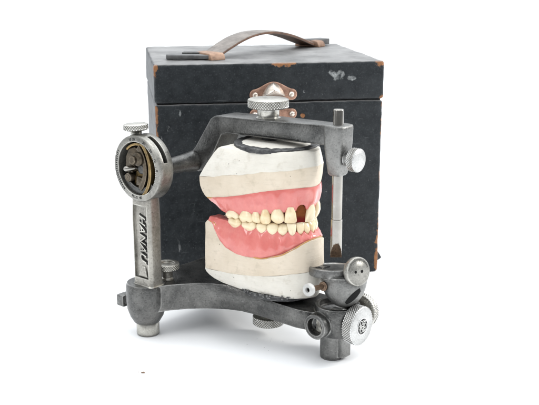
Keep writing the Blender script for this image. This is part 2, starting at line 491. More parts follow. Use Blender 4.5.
def slab(pts, z0, z1, mat, name, parent, bev=.05, sag=0):
    bm = bmesh.new()
    prism(bm, pts, z0, z1)
    return obj(name, bm, mat, parent, bev)
# flat ends of the strap
slab([(1.3, 3.75), (1.5, 3.5), (5.2, 2.75), (5.4, 4.4), (1.9, 5.15), (1.4, 4.9)], H+.10, H+.46, M_TAB, 'handle_end', strap)
slab([(2.8, 4.6), (5.4, 4.1), (5.5, 5.6), (3.1, 5.9)], H+.47, H+.60, M_TAB, 'handle_end', strap, .03)
slab([(16.9, 14.9), (19.2, 16.3), (18.5, 17.7), (16.2, 16.4)], H+.12, H+.72, M_TAB, 'handle_end', strap)
# loops
for c, yaw, sx, nm in ((A + dv*.25, math.atan2(dv.y, dv.x) - .35, 1.5, 0), (Bp + dv*.05, math.atan2(dv.y, dv.x), 1.25, 1)):
    m = T(c.x, c.y, H + .02) @ Matrix.Rotation(yaw, 4, 'Z')
    bm = bmesh.new()
    w_, h_ = 1.32, .66
    prof = [(-w_-.2, 0), (w_+.2, 0), (w_+.12, .3), (w_, h_*.8), (w_-.25, h_), (-w_+.25, h_), (-w_, h_*.8), (-w_-.12, .3)]
    rings(bm, [[(x, y, z*(1 - .10*abs(2*k-1))) for y, z in prof] for k, x in ((0, -sx/2), (.25, -sx/4), (.5, 0), (.75, sx/4), (1, sx/2))], m)
    obj('handle_loop', bm, M_TAN, strap, .06)
# torn flap of covering on the right side near the bottom
bm = bmesh.new()
rs = []
for i in range(7):
    t = i/6
    zt = 2.35 - 1.5*t*.35; zb = .55 + .15*t
    x = W - .12 + .75*t
    zc = 1.2 - .30*t
    hgt = .85*(1-t)**.8 + .1
    rs.append([(x, .9 + .5*t + .2*math.sin(3*t), zc + hgt*.95), (x+.04, 1.0+.5*t, zc + hgt*.3), (x, 1.0+.5*t, zc - hgt*.5), (x-.1, 1.15+.5*t, zc - hgt*.5), (x-.1, 1.2+.5*t, zc + hgt*.3), (x-.1, 1.1+.5*t, zc+hgt*.95)])
rings(bm, rs)
obj('torn_flap', bm, M_BODY, case)

# ------------------------------------------------------------------ articulator
TH = math.radians(40)
ORI = (-.0583, .7342, 0)
art = empty('dental_articulator', ORI, -TH,
            'old grey metal articulator with knurled thumbscrews, holding plaster casts before the black case', 'dental articulator')

# --- base
bm = bmesh.new()
half = [(-1.35, -6.3), (-.6, -7.0), (.4, -7.05), (1.2, -6.5), (1.75, -5.4), (2.35, -4.55), (3.1, -3.72), (4.1, -2.95), (5.2, -2.42), (6.4, -2.12), (8, -1.98), (10, -1.98), (12, -2.0), (13.2, -1.75), (14.2, -1.1)]
poly = half + [(x, -y) for x, y in reversed(half)] + [(-1.1, 3), (-1.0, 0), (-1.1, -3)]
def ztop(x): 
    t = min(1, max(0, (x - 4.5)/5)); t = t*t*(3-2*t)
    return 4.28 - .5*t
def inset(p, d):
    x, y = p
    l = math.hypot(x - 6, y) or 1
    return (x - (x-6)/l*d, y - y/l*d)
def zbot(p):
    x, y = p
    return 2.2 + .12*min(1, max(0, (x-4)/5))
rs = [[(*inset(p, .28), zbot(p)) for p in poly],
      [(*p, zbot(p)+.28) for p in poly],
      [(*p, ztop(p[0])-.16) for p in poly],
      [(*inset(p, .14), ztop(p[0])) for p in poly]]
rings(bm, rs)
for sg in (-1, 1):
    lathe(bm, [(.86, 1.0), (1.02, 1.12), (1.3, 1.6), (1.5, 2.2), (1.56, 2.8), (1.56, 4.05), (1.46, 4.31), (.2, 4.31)], T(0, sg*5.85, 0), 48)
lathe(bm, [(1.35, 2.0), (1.62, 2.3), (1.68, 3.0), (1.7, 4.0), (1.62, 4.22), (1.35, 4.22), (1.3, 3.2), (.1, 3.2)], T(14.1, 0, 0), 48)
tube_ring(bm, [(.93, -.25), (.95, .18), (.90, .25), (.66, .25), (.60, .1), (.60, -1.2), (.93, -1.2)], T(13.72, -2.02, 2.98) @ AXNY, 40)
lathe(bm, [(.95, 0), (.95, .4), (.1, .4)], T(13.72, 1.8, 2.98) @ AXY, 32)
lathe(bm, [(.85, -.8), (.85, .75), (.7, .85), (.1, .85)], T(14.5, 0, 3.0) @ AXX, 32)
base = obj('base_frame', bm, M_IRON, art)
bm = bmesh.new(); lathe(bm, [(.60, 0), (.1, .02)], T(13.72, -1.62, 2.98) @ AXNY, 32)
obj('bore', bm, M_POST, base)
for sg in (-1, 1):
    bm = bmesh.new()
    lathe(bm, [(.80, 0), (.88, .06), (.90, .2), (.89, .95), (.84, 1.03), (.3, 1.06)], T(0, sg*5.78, 0), 48)
    obj('foot', bm, M_NICKEL, base)
bm = bmesh.new()
lathe(bm, [(.80, 0), (.86, .05), (.87, .3), (.87, 1.6), (.98, 2.1), (1.05, 3.1), (.3, 3.1)], T(13.72, -.12, 0), 40)
pr = rrect(14.55, .05, .9, 1.05, .2)
prism(bm, pr, .28, 2.9)
lathe(bm, [(.98, 0), (.98, .28), (.8, .4), (.1, .4)], T(14.3, 0, 2.9) @ AXX, 32)
obj('foot', bm, M_IRON2, base, .03)
bm = bmesh.new()
lathe(bm, [(.33, 0), (.33, .8), (.30, .85)], T(-1.1, -6.15, 2.5) @ AXNX, 20)
prism(bm, [(x, y) for x, y in rrect(0, 0, .92, 1.0, .12)], .75, 1.5, T(-1.1, -6.15, 2.42) @ AXNX)
obj('stud', bm, M_IRON2, base, .04)

# --- thumbscrews
def thumbscrew(par, loc, up, r, h, stem_r, stem_h, mat, count, dish=0, hole=0, m2=None, tilt=0):
    m = T(*loc) @ (ID if up > 0 else R(180, 'X')) @ R(tilt, 'Y')
    bm = bmesh.new()
    lathe(bm, [(stem_r*1.12, 0), (stem_r*1.12, .12), (stem_r*.95, .2), (stem_r, .3), (stem_r, stem_h - .1), (stem_r*1.25, stem_h)], m, 32)
    st = obj('thumb_screw', bm, m2 or mat, par)
    bm = bmesh.new(); knurl(bm, r, stem_h, stem_h + h, m, count, dish=dish, hole=hole)
    obj('knurled_head', bm, [mat, M_VALLEY], st, smooth=True)
    return st
thumbscrew(base, (7.5, 0, 2.25), -1, 1.24, .72, .55, .55, M_NICKEL, 38)
thumbscrew(base, (.85, -4.35, 4.29), 1, .95, .52, .42, .85, M_POST, 30, dish=.16, hole=.5)
thumbscrew(base, (.85, 4.35, 4.29), 1, .95, .52, .42, .85, M_POST, 30, dish=.16, hole=.5)

# --- posts
def rect_ring(x0, x1, y0, y1, z, r=.3):
    pts = []
    for cx, cy, a0, rr in ((x1, y0, -90, r), (x1, y1, 0, r), (x0, y1, 90, .12), (x0, y0, 180, .12)):
        sx = -1 if cx == x1 else 1; sy = 1 if cy == y0 else -1
        for i in range(5):
            a = math.radians(a0 + 90*i/4)
            pts.append((cx + sx*rr + rr*math.cos(a), cy + sy*rr + rr*math.sin(a), z))
    return pts
def text_mesh(s, size, depth, shear=0.0, offset=0.0):
    cu = bpy.data.curves.new('lettering', 'FONT')
    cu.body = s; cu.size = size; cu.extrude = depth; cu.shear = shear; cu.align_x = 'CENTER'; cu.align_y = 'CENTER'
    cu.offset = offset; cu.resolution_u = 4
    o = bpy.data.objects.new('lettering', cu); COL.objects.link(o)
    dg = bpy.context.evaluated_depsgraph_get()
    me = bpy.data.meshes.new_from_object(o.evaluated_get(dg))
    b = bmesh.new(); b.from_mesh(me)
    bpy.data.objects.remove(o); bpy.data.curves.remove(cu); bpy.data.meshes.remove(me)
    return b
def merge(dst, src, m=ID, mat=0):
    bmesh.ops.transform(src, matrix=m, verts=src.verts)
    mp = {v: dst.verts.new(v.co) for v in src.verts}
    for f in src.faces:
        try:
            g = dst.faces.new([mp[v] for v in f.verts]); g.material_index = mat
        except ValueError: pass
    src.free()

posts = []
for sg in (-1, 1):
    m = ID if sg < 0 else Matrix.Scale(-1, 4, (0, 1, 0))
    bm = bmesh.new()
    x0, x1, yo, yi = -.44, 1.46, -6.62, -5.35
    lv = [(4.28, .10), (4.42, .03), (4.9, 0), (7, 0), (9.5, .02), (10.6, .0), (11.05, -.02), (11.28, -.05)]
    # outward face is built as a frame round a recessed panel
    px0, px1, pz0, pz1, dep = -.16, 1.08, 5.0, 10.45, .17
    rs = [rect_ring(x0-e, x1+e, yo-e, yi+e, z) for z, e in lv]
    vs, fs = rings(bm, [[m @ Vector(p) for p in r] for r in rs])
    # cut the panel with a boolean-free approach: inset the outward strip
    outward = [f for f in bm.faces if len(f.verts) == 4 and max(v.co.x for v in f.verts) - min(v.co.x for v in f.verts) > .8 and all(abs(v.co.y - sg*abs(yo)) < .12 for v in f.verts) and f.calc_center_median().z > 4.9 and f.calc_center_median().z < 10.6]
    r_ = bmesh.ops.inset_region(bm, faces=outward, thickness=.16, depth=0, use_even_offset=True)
    inner = outward
    r2 = bmesh.ops.inset_region(bm, faces=inner, thickness=.035, depth=-dep, use_even_offset=True)
    post = obj('condylar_post', bm, M_POST, art, .05, 2, 50)
    posts.append(post)
    bm = bmesh.new()
    rings(bm, [[m @ Vector(p) for p in r] for r in
               [[(-.02, -6.45, 5.0), (1.0, -6.45, 5.0), (.72, -6.45, 5.85), (.38, -6.45, 5.85)], [(.06, -6.60, 5.05), (.94, -6.60, 5.05), (.70, -6.54, 5.8), (.42, -6.54, 5.8)]]])
    obj('panel_wedge', bm, M_POST, post, .03)
    if sg < 0:
        # raised letters, read from the top of the post downwards
        # text x -> -Z, text y -> +X, normal -> -Y
        for nm_, off_, y_, dep_, mat_ in (('lettering_ground', .062, -6.475, .035, M_INK), ('lettering', .0, -6.545, .06, M_POST)):
            t = text_mesh('HANAU', .92, dep_, .30, off_)
            bmesh.ops.scale(t, vec=(1.13, .98, 1), verts=t.verts)
            mt = Matrix(((0, 1, 0, .60), (0, 0, -1, y_), (-1, 0, 0, 8.12), (0, 0, 0, 1)))
            bm = bmesh.new(); merge(bm, t, mt)
            obj(nm_, bm, mat_, post, smooth=False)

# --- condylar housings
def housing(sg):
    # local: z axis points outward (sg*Y); x = X, y = up or down handled by matrix
    base_m = Matrix(((1, 0, 0, .34), (0, 0, sg, sg*5.28), (0, 1, 0, 13.44), (0, 0, 0, 1)))
    m = base_m
    Ro, Ri, dz = 2.5, 2.0, 1.42
    bm = bmesh.new()
    n = 96
    prof = [(Ri-.12, .0), (Ro-.06, .0), (Ro, .06), (Ro, .40), (Ro, .52), (Ro, .66), (Ro, .80), (Ro, .92), (Ro, dz-.07), (Ro-.07, dz), (Ri+.02, dz), (Ri, dz-.04), (Ri, dz-.55), (Ri, .3)]
    k = len(prof)
    vs = [[bm.verts.new(m @ Vector((r*math.cos(2*PI*i/n), r*math.sin(2*PI*i/n), z))) for r, z in prof] for i in range(n)]
    slot_shade = []
    for i in range(n):
        a = 360*(i+.5)/n
        for j in range(k):
            f = bm.faces.new((vs[i][j], vs[i][(j+1) % k], vs[(i+1) % n][(j+1) % k], vs[(i+1) % n][j]))
            if j in (4, 5, 6) and 14 < a < 76: slot_shade.append(f)
    ex = bmesh.ops.extrude_face_region(bm, geom=slot_shade)
    ev = [g for g in ex['geom'] if isinstance(g, bmesh.types.BMVert)]
    c = m.translation
    ax = Vector((0, sg, 0))
    for v in ev:
        d = v.co - c; d -= ax*d.dot(ax)
        v.co -= d.normalized()*.42
    for f in slot_shade:
        f.material_index = 0
    bmesh.ops.delete(bm, geom=slot_shade, context='FACES_ONLY')
    for f in [g for g in ex['geom'] if isinstance(g, bmesh.types.BMFace)]: f.material_index = 1  # recess walls coloured near-black, painted shade
    h = obj('condylar_housing', bm, [M_RING, M_DARK], art)
    # back plate, with an opening through which the white behind shows
    bm = bmesh.new()
    tube_ring(bm, [(.3, .12), (Ri-.02, .12), (Ri-.02, .5), (.3, .5)], m, 48)
    obj('back_plate', bm, M_IRON, h)
    # marks on the face ring
    bm = bmesh.new()
    def mark(a, r0, r1, w):
        a = math.radians(a)
        mm = m @ Matrix.Rotation(a, 4, 'Z')
        box(bm, ((r0+r1)/2, 0, dz + .002), (r1-r0, w, .012), mm)
    for a in range(-50, 78, 4): mark(a, 2.0, 2.0 + (.16 if (a + 50) % 5 == 0 else .09), .028)
    random.seed(3)
    def glyphs(a0, a1, step, skip=()):
        a = a0
        while a < a1:
            for _ in range(2):
                mark(a + random.uniform(-.8, .8), 2.10 + random.uniform(0, .06), 2.30, .035)
            aa = math.radians(a); mm = m @ Matrix.Rotation(aa, 4, 'Z')
            box(bm, (random.choice((2.12, 2.2, 2.3)), .0, dz + .002), (.035, .10, .012), mm)
            a += step
    glyphs(150, 232, 4.2)
    def ringtext(t_, a, size=.30):
        b = text_mesh(t_, size, .006, 0, .004)
        up = 1 if math.sin(math.radians(a)) > 0 else -1
        rot = math.radians(a) - PI/2 if up > 0 else math.radians(a) + PI/2
        mirror = ID if sg < 0 else ID
        mm = m @ Matrix.Rotation(math.radians(a), 4, 'Z') @ T(2.2, 0, dz + .002) @ R(-90 if up > 0 else 90, 'Z') @ mirror
        merge(bm, b, mm)
    if sg < 0:
        for t_, a in (('PLUS', -98), ('40', -81), ('30', 66), ('20', 44), ('10', 24), ('0', 4), ('20', 96), ('10', 106)):
            ringtext(t_, a)
    (obj('engraved_marks', bm, M_INK, h, smooth=False) if sg < 0 else bm.free())
    # curved guide bracket on the right: two arcs with a gap
    def arc_bar(r0, r1, a0, a1, z0, z1, cx=0, cy=0, nseg=20):
        out = []
        for i in range(nseg+1):
            a = math.radians(a0 + (a1-a0)*i/nseg)
            out.append([(cx + r*math.cos(a), cy + r*math.sin(a), z) for r, z in ((r0, z0), (r1, z0), (r1, z1), (r0, z1))])
        b = bmesh.new(); rings(b, out, m); return b
    obj('guide_bracket', arc_bar(2.66, 2.94, -47, 45, .5, 1.36, -1.45, -.05), M_BRASS, h, .03)
    obj('guide_bracket', arc_bar(2.0, 2.4, -44, 48, .5, 1.30, -1.45, -.02), M_BRONZE, h, .03)
    obj('guide_rim', arc_bar(1.72, 1.9, 30, 135, .6, 1.22), M_BRASS, h, .02)
    # upper bracket carrying a pivot screw
    b = bmesh.new()
    pts = [(-1.45, -.1), (-1.35, .75), (-1.0, 1.35), (-.35, 1.55), (.35, 1.2), (.75, .75), (.35, .35), (-.2, .25), (-.6, .1), (-.75, -.45), (-1.2, -.55)]
    prism(b, pts, .5, 1.22, m); br = obj('upper_bracket', b, M_BRONZE, h, .05)
    b = bmesh.new(); lathe(b, [(.52, .95), (.52, 1.42), (.46, 1.48), (.1, 1.48)], m @ T(.1, .72, 0), 28); obj('pivot_screw', b, M_BRONZE, br)
    b = bmesh.new(); lathe(b, [(.34, .95), (.34, 1.55), (.30, 1.62), (.05, 1.62)], m @ T(-.28, .62, 0), 24); obj('pivot_screw', b, M_BRONZE, br)
    b = bmesh.new(); prism(b, [(-.85, -1.6), (-.55, -.35), (-.2, -.15), (.75, -.5), (.72, -1.2), (.3, -1.6), (-.3, -1.75)], .4, 1.0, m)
    lb = obj('lower_bracket', b, M_BRASS, h, .05)
    b = bmesh.new(); prism(b, [(-.25, -1.28), (-.18, -.6), (.45, -.72), (.5, -1.35)], .98, 1.28, m); obj('stop_block', b, M_BRONZE, lb, .04)
    b = bmesh.new(); lathe(b, [(.36, .7), (.36, 1.36), (.31, 1.42), (.16, 1.40), (.14, 1.44), (.02, 1.44)], m @ T(-1.0, -.80, 0), 24); obj('pivot_screw', b, M_BRONZE, lb)
    b = bmesh.new(); prism(b, [(-1.5, -1.05), (-1.3, -.35), (-.6, -.5), (-.55, -1.1), (-1.0, -1.45)], .5, .85, m); obj('side_bracket', b, M_BRONZE, h, .05)
    # outer bottom shelf
    obj('guide_rim', arc_bar(1.5, 1.99, 205, 322, .5, 1.22), M_IRON, h, .03)
    # axle end: a polished ball-ended rod with collar
    b = bmesh.new(); lathe(b, [(.22, .0), (.22, 1.7), (.2, 1.85), (.13, 1.96), (.02, 2.0)], m @ T(-.20, -.08, 0) @ R(-22, 'Y'), 24); obj('axle_end', b, M_CHROME, h)
    b = bmesh.new(); lathe(b, [(.40, .4), (.40, 1.05), (.34, 1.1), (.2, 1.1)], m @ T(.1, -.06, 0), 28); obj('axle_collar', b, M_IRON, h)
    # collar between post and housing
    if sg < 0: thumbscrew(h, (-.38, sg*5.95, 15.66), 1, .95, .5, .43, .50, M_NICKEL, 28, tilt=-3)
for sg in (-1, 1): housing(sg)

# --- upper arm: T shaped, crossbar between the housings
bm = bmesh.new()
prof = [(.75, 13.9), (1.15, 14.35), (2.7, 16.75), (3.1, 17.0), (3.6, 17.05), (8, 17.2), (13.6, 17.36), (13.9, 17.2), (13.9, 16.1), (13.3, 15.92), (8, 15.86), (4.3, 15.82), (3.75, 15.6), (2.6, 13.4), (2.2, 12.75), (1.4, 12.45), (.8, 12.8)]
def arm_half(x, z):
    w = 1.12 if x > 3 else 1.12 + (3 - x)*.12
    if x > 8: w -= (x-8)*.075
    return w
b0 = [(x, -arm_half(x, z), z) for x, z in prof]; b1 = [(x, arm_half(x, z), z) for x, z in prof]
rings(bm, [b0, b1])
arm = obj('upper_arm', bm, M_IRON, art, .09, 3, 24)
bm = bmesh.new()
lathe(bm, [(.56, -5.4), (.58, -4.0), (.68, -2.6), (.84, -1.2), (.86, 0), (.84, 1.2), (.68, 2.6), (.58, 4.0), (.56, 5.4)], T(.95, 0, 13.25) @ AXY, 40)
obj('crossbar', bm, M_IRON, arm)
bm = bmesh.new()
lv = [(13.78, .44, .50), (13.9, .54, .60), (14.9, .66, .74), (15.7, .76, .84), (16.2, .80, .88), (17.1, .82, .90), (17.30, .81, .89), (17.36, .75, .83)]
rings(bm, [[(13.88 + x, y, z) for x, y in rrect(0, 0, a*2, b*2, min(a, b)*.5, 6)] for z, a, b in lv])
lathe(bm, [(.52, 0), (.5, .35), (.3, .36)], T(14.6, 0, 15.05) @ AXX, 28)
obj('pin_clamp', bm, M_IRON2, arm)
ts = thumbscrew(arm, (7.5, 0, 17.1), 1, 1.52, .68, .82, .82, M_NICKEL, 44)
bm = bmesh.new()
knurl(bm, .84, 15.05, 15.72, T(0, 0, 15.05) @ AXX, 30, .03, chamfer=.08)
lk = obj('clamp_knob', bm, [M_ALU, M_VALLEY], arm)
bm = bmesh.new(); lathe(bm, [(.3, 14.7), (.3, 15.1)], T(0, 0, 15.05) @ AXX, 20); obj('knob_stem', bm, M_NICKEL, lk)

# --- incisal pin: rod, sleeve, chisel end whose bevel faces the near side
bm = bmesh.new()
n = 40; rs = []
def pin_ring(r, z, cut=None):
    out = []
    for i in range(n):
        a = 2*PI*i/n
        x, y = r*math.cos(a), r*math.sin(a)
        if cut is not None:
            # bevel plane looks towards -Y+X
            d = Vector((.62, -.78)); p = x*d.x + y*d.y
            if p > cut: x -= d.x*(p-cut); y -= d.y*(p-cut)
        out.append((13.86 + x, y, z))
    return out
for z, r in ((18.45, .30), (18.42, .35), (18.36, .37), (10.62, .37), (10.60, .34), (10.56, .34), (10.54, .40), (8.9, .41)): rs.append(pin_ring(r, z))
zb, ztp = 7.66, 8.85
for i in range(17):
    z = ztp + (zb - ztp)*i/16
    c = .41 - .52*(i/16)**1.15
    rs.append(pin_ring(.41, z, c))
rings(bm, rs)
bm.normal_update()
for f in bm.faces:
    if f.calc_center_median().z < 8.84 and abs(f.normal.dot(Vector((.62, -.78, 0)))) > .8 and abs(f.normal.z) > .12: f.material_index = 1  # bevel faces take the darker brown
pin = obj('incisal_pin', bm, [M_CHROME, M_BROWN], art)
# --- incisal guide cup
cup = None
CX, CZ, CR = 14.25, 6.5, 2.08
bm = bmesh.new()
BX, BR, BZ = 14.62, 1.66, 1.34
pf = []
for i in range(19):
    a = math.radians(-86 + 84*i/18)
    pf.append((BR*math.cos(a), CZ + BR*(BZ if a < 0 else 1)*math.sin(a)))
pf += [(BR*.97, CZ + .08), (BR*.85, CZ + .12), (.1, CZ + .12)]
lathe(bm, pf, T(BX, 0, 0), 64)
lathe(bm, [(1.5, CZ-.02), (1.74, CZ+.02), (1.80, CZ+.08), (1.80, CZ+.54), (1.76, CZ+.62), (1.66, CZ+.63), (1.60, CZ+.56), (.1, CZ+.53)], T(13.72, 0, 0), 64)
cup = obj('incisal_guide', bm, M_IRON2, art)
bm = bmesh.new()
for t_, px, py, sz in (('.', -1.0, -.5, .5),):
    pass
random.seed(11)
for k in range(15):
    px, py = random.uniform(-.9, .6), random.uniform(-1.3, .2)
    box(bm, (0, 0, CZ + .56), (random.uniform(.08, .3), random.uniform(.06, .12), .03), T(13.4 + px*.8, py*.8 + .1, 0) @ R(random.uniform(-40, 60), 'Z'))
obj('table_marks', bm, M_INK, cup, smooth=False)
dd = Vector((.956, -.292, .06)).normalized()
rot = dd.to_track_quat('Z', 'Y').to_matrix().to_4x4()
mdial = T(CX, 0, CZ + .5) @ rot
bm = bmesh.new()
lathe(bm, [(.90, 1.55), (1.02, 1.72), (1.04, 1.85), (1.04, 2.08), (.99, 2.14), (.66, 2.15), (.64, 2.17), (.1, 2.17)], mdial, 56)
dial = obj('guide_dial', bm, M_RING, cup)
bm = bmesh.new()
for hx in (-.28, .28):
    pr_ = [(.11, 2.13), (.11, 2.178), (.01, 2.178)]
    # black discs painting the holes' shade, on a horizontal line across the dial
    side = Vector((0, 0, 1)).cross(dd).normalized()
    p = Vector((CX, 0, CZ+.5)) + side*hx
    lathe(bm, pr_, T(*p) @ rot, 20)
obj('dial_hole_shade', bm, M_DARK, dial)
bm = bmesh.new()
for k in range(26):
    a = math.radians(20 + 150*k/25)
    mm = mdial @ Matrix.Rotation(a, 4, 'Z')
    box(bm, (.86, 0, 2.152), (.10 if k % 5 else .2, .02, .01), mm)
obj('dial_marks', bm, M_INK, dial, smooth=False)
# curved dark strip on the bowl under the dial, painted shade of an opening
bm = bmesh.new()
rs = []
for i in range(12):
    t = i/11
    az = math.radians(-8 - 40*t); el = math.radians(-19 - 32*t)
    w = math.radians(9.5)*math.sin(PI*(.08 + .84*t))**.6
    rowp = []
    for r_ in (.98, 1.012):
        for u in ((-1, -.5, .5, 1) if r_ == .98 else (1, .5, -.5, -1)):
            a2 = az + w*u*.62; e2 = el - w*u*.80
            rowp.append((BX + BR*r_*math.cos(e2)*math.cos(a2), BR*r_*math.cos(e2)*math.sin(a2), CZ + BR*BZ*r_*math.sin(e2)))
    rs.append(rowp)
rings(bm, rs); obj('slot_shade', bm, M_DARK, cup)
for sg in (-1, 1):
    ax = AXNY if sg < 0 else AXY
    m = T(13.95, sg*1.75, 5.95) @ ax
    bm = bmesh.new(); lathe(bm, [(.34, -.7), (.34, -.08), (.19, -.03), (.19, 1.5)], m, 20)
    scw = obj('adjusting_screw', bm, M_BROWN, cup)
    bm = bmesh.new(); tube_ring(bm, [(.43, 1.36), (.46, 1.42), (.45, 1.66), (.40, 1.72), (.2, 1.72), (.17, 1.66), (.17, 1.36)], m, 32)
    obj('screw_cap', bm, M_WHITE, scw)
    bm = bmesh.new(); lathe(bm, [(.18, 1.5), (.05, 1.5)], m, 20); obj('screw_hole_shade', bm, M_DARK, scw)  # black disc inside the cap's hole, its shade painted on
# the whole guide is locked at a slight tilt
Mt = T(CX*S, 0, (CZ+.3)*S) @ Matrix.Rotation(math.radians(-8.5), 4, Vector((.766, .643, 0))) @ T(-CX*S, 0, -(CZ+.42)*S)
def retilt(o):
    o.data.transform(Mt)
    for ch in o.children: retilt(ch)
bpy.context.view_layer.update()
retilt(cup)
# --- front lock knob with round emblem
mk = T(0, 0, 3.0) @ AXX
bm = bmesh.new(); knurl(bm, 1.45, 15.42, 16.3, mk, 46, chamfer=.09)
fk = obj('lock_knob', bm, [M_ALU, M_VALLEY], art)
bm = bmesh.new(); lathe(bm, [(.55, 14.9), (.55, 15.5)], mk, 28); obj('knob_stem', bm, M_NICKEL, fk)
bm = bmesh.new(); tube_ring(bm, [(.66, 16.28), (.66, 16.325), (.60, 16.34), (.57, 16.32), (.57, 16.28)], mk, 48); 
obj('emblem_ring', bm, M_ALU, fk)
bm = bmesh.new(); lathe(bm, [(.57, 16.2), (.57, 16.308), (.1, 16.308)], mk, 40); em = obj('emblem', bm, M_INK, fk)
bm = bmesh.new()
def stroke(pts, r=.045):
    # pts in emblem plane: (horizontal right, up)
    tube(bm, [(16.315, p[0], 3.0 + p[1]) for p in pts], r, 6)
for k in range(6):
    a = k*PI/3
    stroke([(.33*math.cos(a) + .16*math.cos(t), .33*math.sin(a) + .16*math.sin(t)) for t in [i*2*PI/12 for i in range(13)]], .03)
stroke([(-.3, -.34), (-.28, .34)]); stroke([(.12, -.38), (.14, .3)]); stroke([(-.3, 0), (.14, 0)])
stroke([(.14, -.36), (.38, -.3)]); stroke([(.14, .3), (.38, .34)])
stroke([(.2*math.cos(t), .2*math.sin(t)) for t in [i*2*PI/16 for i in range(17)]], .035)
obj('emblem_figure', bm, M_EMBLEM, em)
mk2 = T(14.55, 0, 3.05) @ AXY
bm = bmesh.new(); knurl(bm, 1.3, 2.25, 2.95, mk2, 42, chamfer=.08)
fk2 = obj('lock_knob', bm, [M_NICKEL, M_VALLEY], art)
bm = bmesh.new(); lathe(bm, [(.5, 1.2), (.5, 2.4)], mk2, 28); obj('knob_stem', bm, M_NICKEL, fk2)

# ------------------------------------------------------------------ casts and dentures
def to_art(o):       # top-level things that sit in the articulator share its placing
    o.location = ORI; o.rotation_euler = (0, 0, -TH)

def outline(Xr, Xf, Wd, L, nn, N_=161):
    ts = [-PI/2 + PI*i/600 for i in range(601)]
    cx = Xf - L
    pts = [(Xr, -Wd)] + [(cx + L*abs(math.cos(t))**(2/nn), Wd*math.copysign(abs(math.sin(t))**(2/nn), math.sin(t))) for t in ts] + [(Xr, Wd)]
    def back(x, y):
        k = min(1, max(0, (x - 5.5)/4)); k = k*k*(3-2*k)
        q = max(0, y + .5)
        return (x - .30*q*q/(q + .35)*k, y)
    pts = [back(*p) for p in pts]
    d = [0]
    for a, b in zip(pts, pts[1:]): d.append(d[-1] + math.hypot(b[0]-a[0], b[1]-a[1]))
    out = []; j = 0
    for i in range(N_):
        q = d[-1]*i/(N_-1)
        while j < len(d)-2 and d[j+1] < q: j += 1
        f = (q - d[j])/max(1e-9, d[j+1]-d[j])
        out.append((pts[j][0] + (pts[j+1][0]-pts[j][0])*f, pts[j][1] + (pts[j+1][1]-pts[j][1])*f))
    return out
def lerp_tab(tab, x):
    if x <= tab[0][0]: return tab[0][1]
    for (a, b), (c, d) in zip(tab, tab[1:]):
        if x <= c: 
            t = (x-a)/(c-a); return b + (d-b)*t
    return tab[-1][1]
def smooth_tab(tab, x):
    return sum(lerp_tab(tab, x + k*.15) for k in range(-3, 4))/7
def with_rear(pts, zf, nrear=12, bulge=0.0):
    ring = [(x, y, zf(x)) for x, y in pts]
    (x0, y0), (x1, y1) = pts[-1], pts[0]
    for i in range(1, nrear):
        t = i/nrear
        x = x0 + (x1-x0)*t - bulge*math.sin(PI*t); y = y0 + (y1-y0)*t
        ring.append((x, y, zf(x)))
    return ring
def wobble(bm, amp, sc, seed):
    for v in bm.verts:
        v.co += noise.noise_vector(v.co*sc + Vector((seed, seed, seed)))*amp

def fillcap(bm, ring):
    """fan-free flat cap: successive shrunken copies of the ring"""
    n = len(ring); cx = sum(v.co.x for v in ring)/n; cy = sum(v.co.y for v in ring)/n; cz = sum(v.co.z for v in ring)/n
    prev = ring
    for f in (.75, .5, .25, .06):
        cur = [bm.verts.new((cx + (v.co.x-cx)*f, cy + (v.co.y-cy)*f, cz*(1-f) + v.co.z*f)) for v in ring]
        for i in range(n): bm.faces.new((prev[i], prev[(i+1) % n], cur[(i+1) % n], cur[i]))
        prev = cur
    bm.faces.new(prev)
def solid(name, ringlist, mat, parent, amp=.035, sc=1.2, seed=0, ang=60):
    bm = bmesh.new()
    vs, _ = rings(bm, ringlist, cap0=False, cap1=False)
    fillcap(bm, vs[0]); fillcap(bm, vs[-1])
    wobble(bm, amp, sc, seed); wobble(bm, amp*.35, sc*4, seed+3)
    return obj(name, bm, mat, parent)

# ---- upper cast
ucast = empty('plaster_cast', ORI, -TH, 'upper white and tan plaster cast clamped under the metal arm, above the teeth', 'dental cast', 'plaster casts')
Z_UB = [(4.2, 11.25), (5.5, 11.4), (6.8, 11.65), (8, 11.95), (9.5, 12.4), (11, 12.68), (11.9, 12.75), (12.5, 12.7)]
Z_US = [(3.5, 12.75), (6.8, 13.33), (9.5, 13.87), (12.5, 14.3)]
fub = lambda x: smooth_tab(Z_UB, x); fus = lambda x: smooth_tab(Z_US, x) + .035*math.sin(2.1*x) + .02*math.sin(5.3*x + 1)
def mixring(p0, p1, t): return [(a[0]+(b[0]-a[0])*t, a[1]+(b[1]-a[1])*t) for a, b in zip(p0, p1)]
u_low = outline(4.35, 12.18, 3.42, 5.2, 2.05); u_mid = outline(3.85, 12.38, 3.62, 5.4, 2.15); u_top = outline(5.35, 12.12, 3.0, 5.0, 2.15)
rl = []
for t in (0, .03, .12, .3, .55, .8, 1):
    zf = lambda x, t=t: fub(x)*(1-t) + fus(x)*t
    e = min(1, t*1.25)
    p = mixring(u_low, u_mid, math.sin(e*PI/2)**.8)
    if t == 0: p = [(8 + (x-8)*.985, y*.985) for x, y in p]
    rl.append(with_rear(p, zf))
solid('stone_layer', rl, M_STONE, ucast, .03, 1.0, 2)
ztopf = lambda x: 15.2 + .02*(x-5)
rl = []
for t in (0, .06, .3, .55, .8, .95, 1):
    zf = lambda x, t=t: (fus(x)+.004)*(1-t) + ztopf(x)*t
    p = mixring(u_mid, u_top, t**1.25)
    if t == 1: p = [(8.5 + (x-8.5)*.965, y*.955) for x, y in p]
    if t == 0: p = [(8 + (x-8)*1.004, y*1.004) for x, y in p]
    rl.append(with_rear(p, zf))
solid('mounting_plaster', rl, M_PLASTER, ucast, .04, .9, 5)
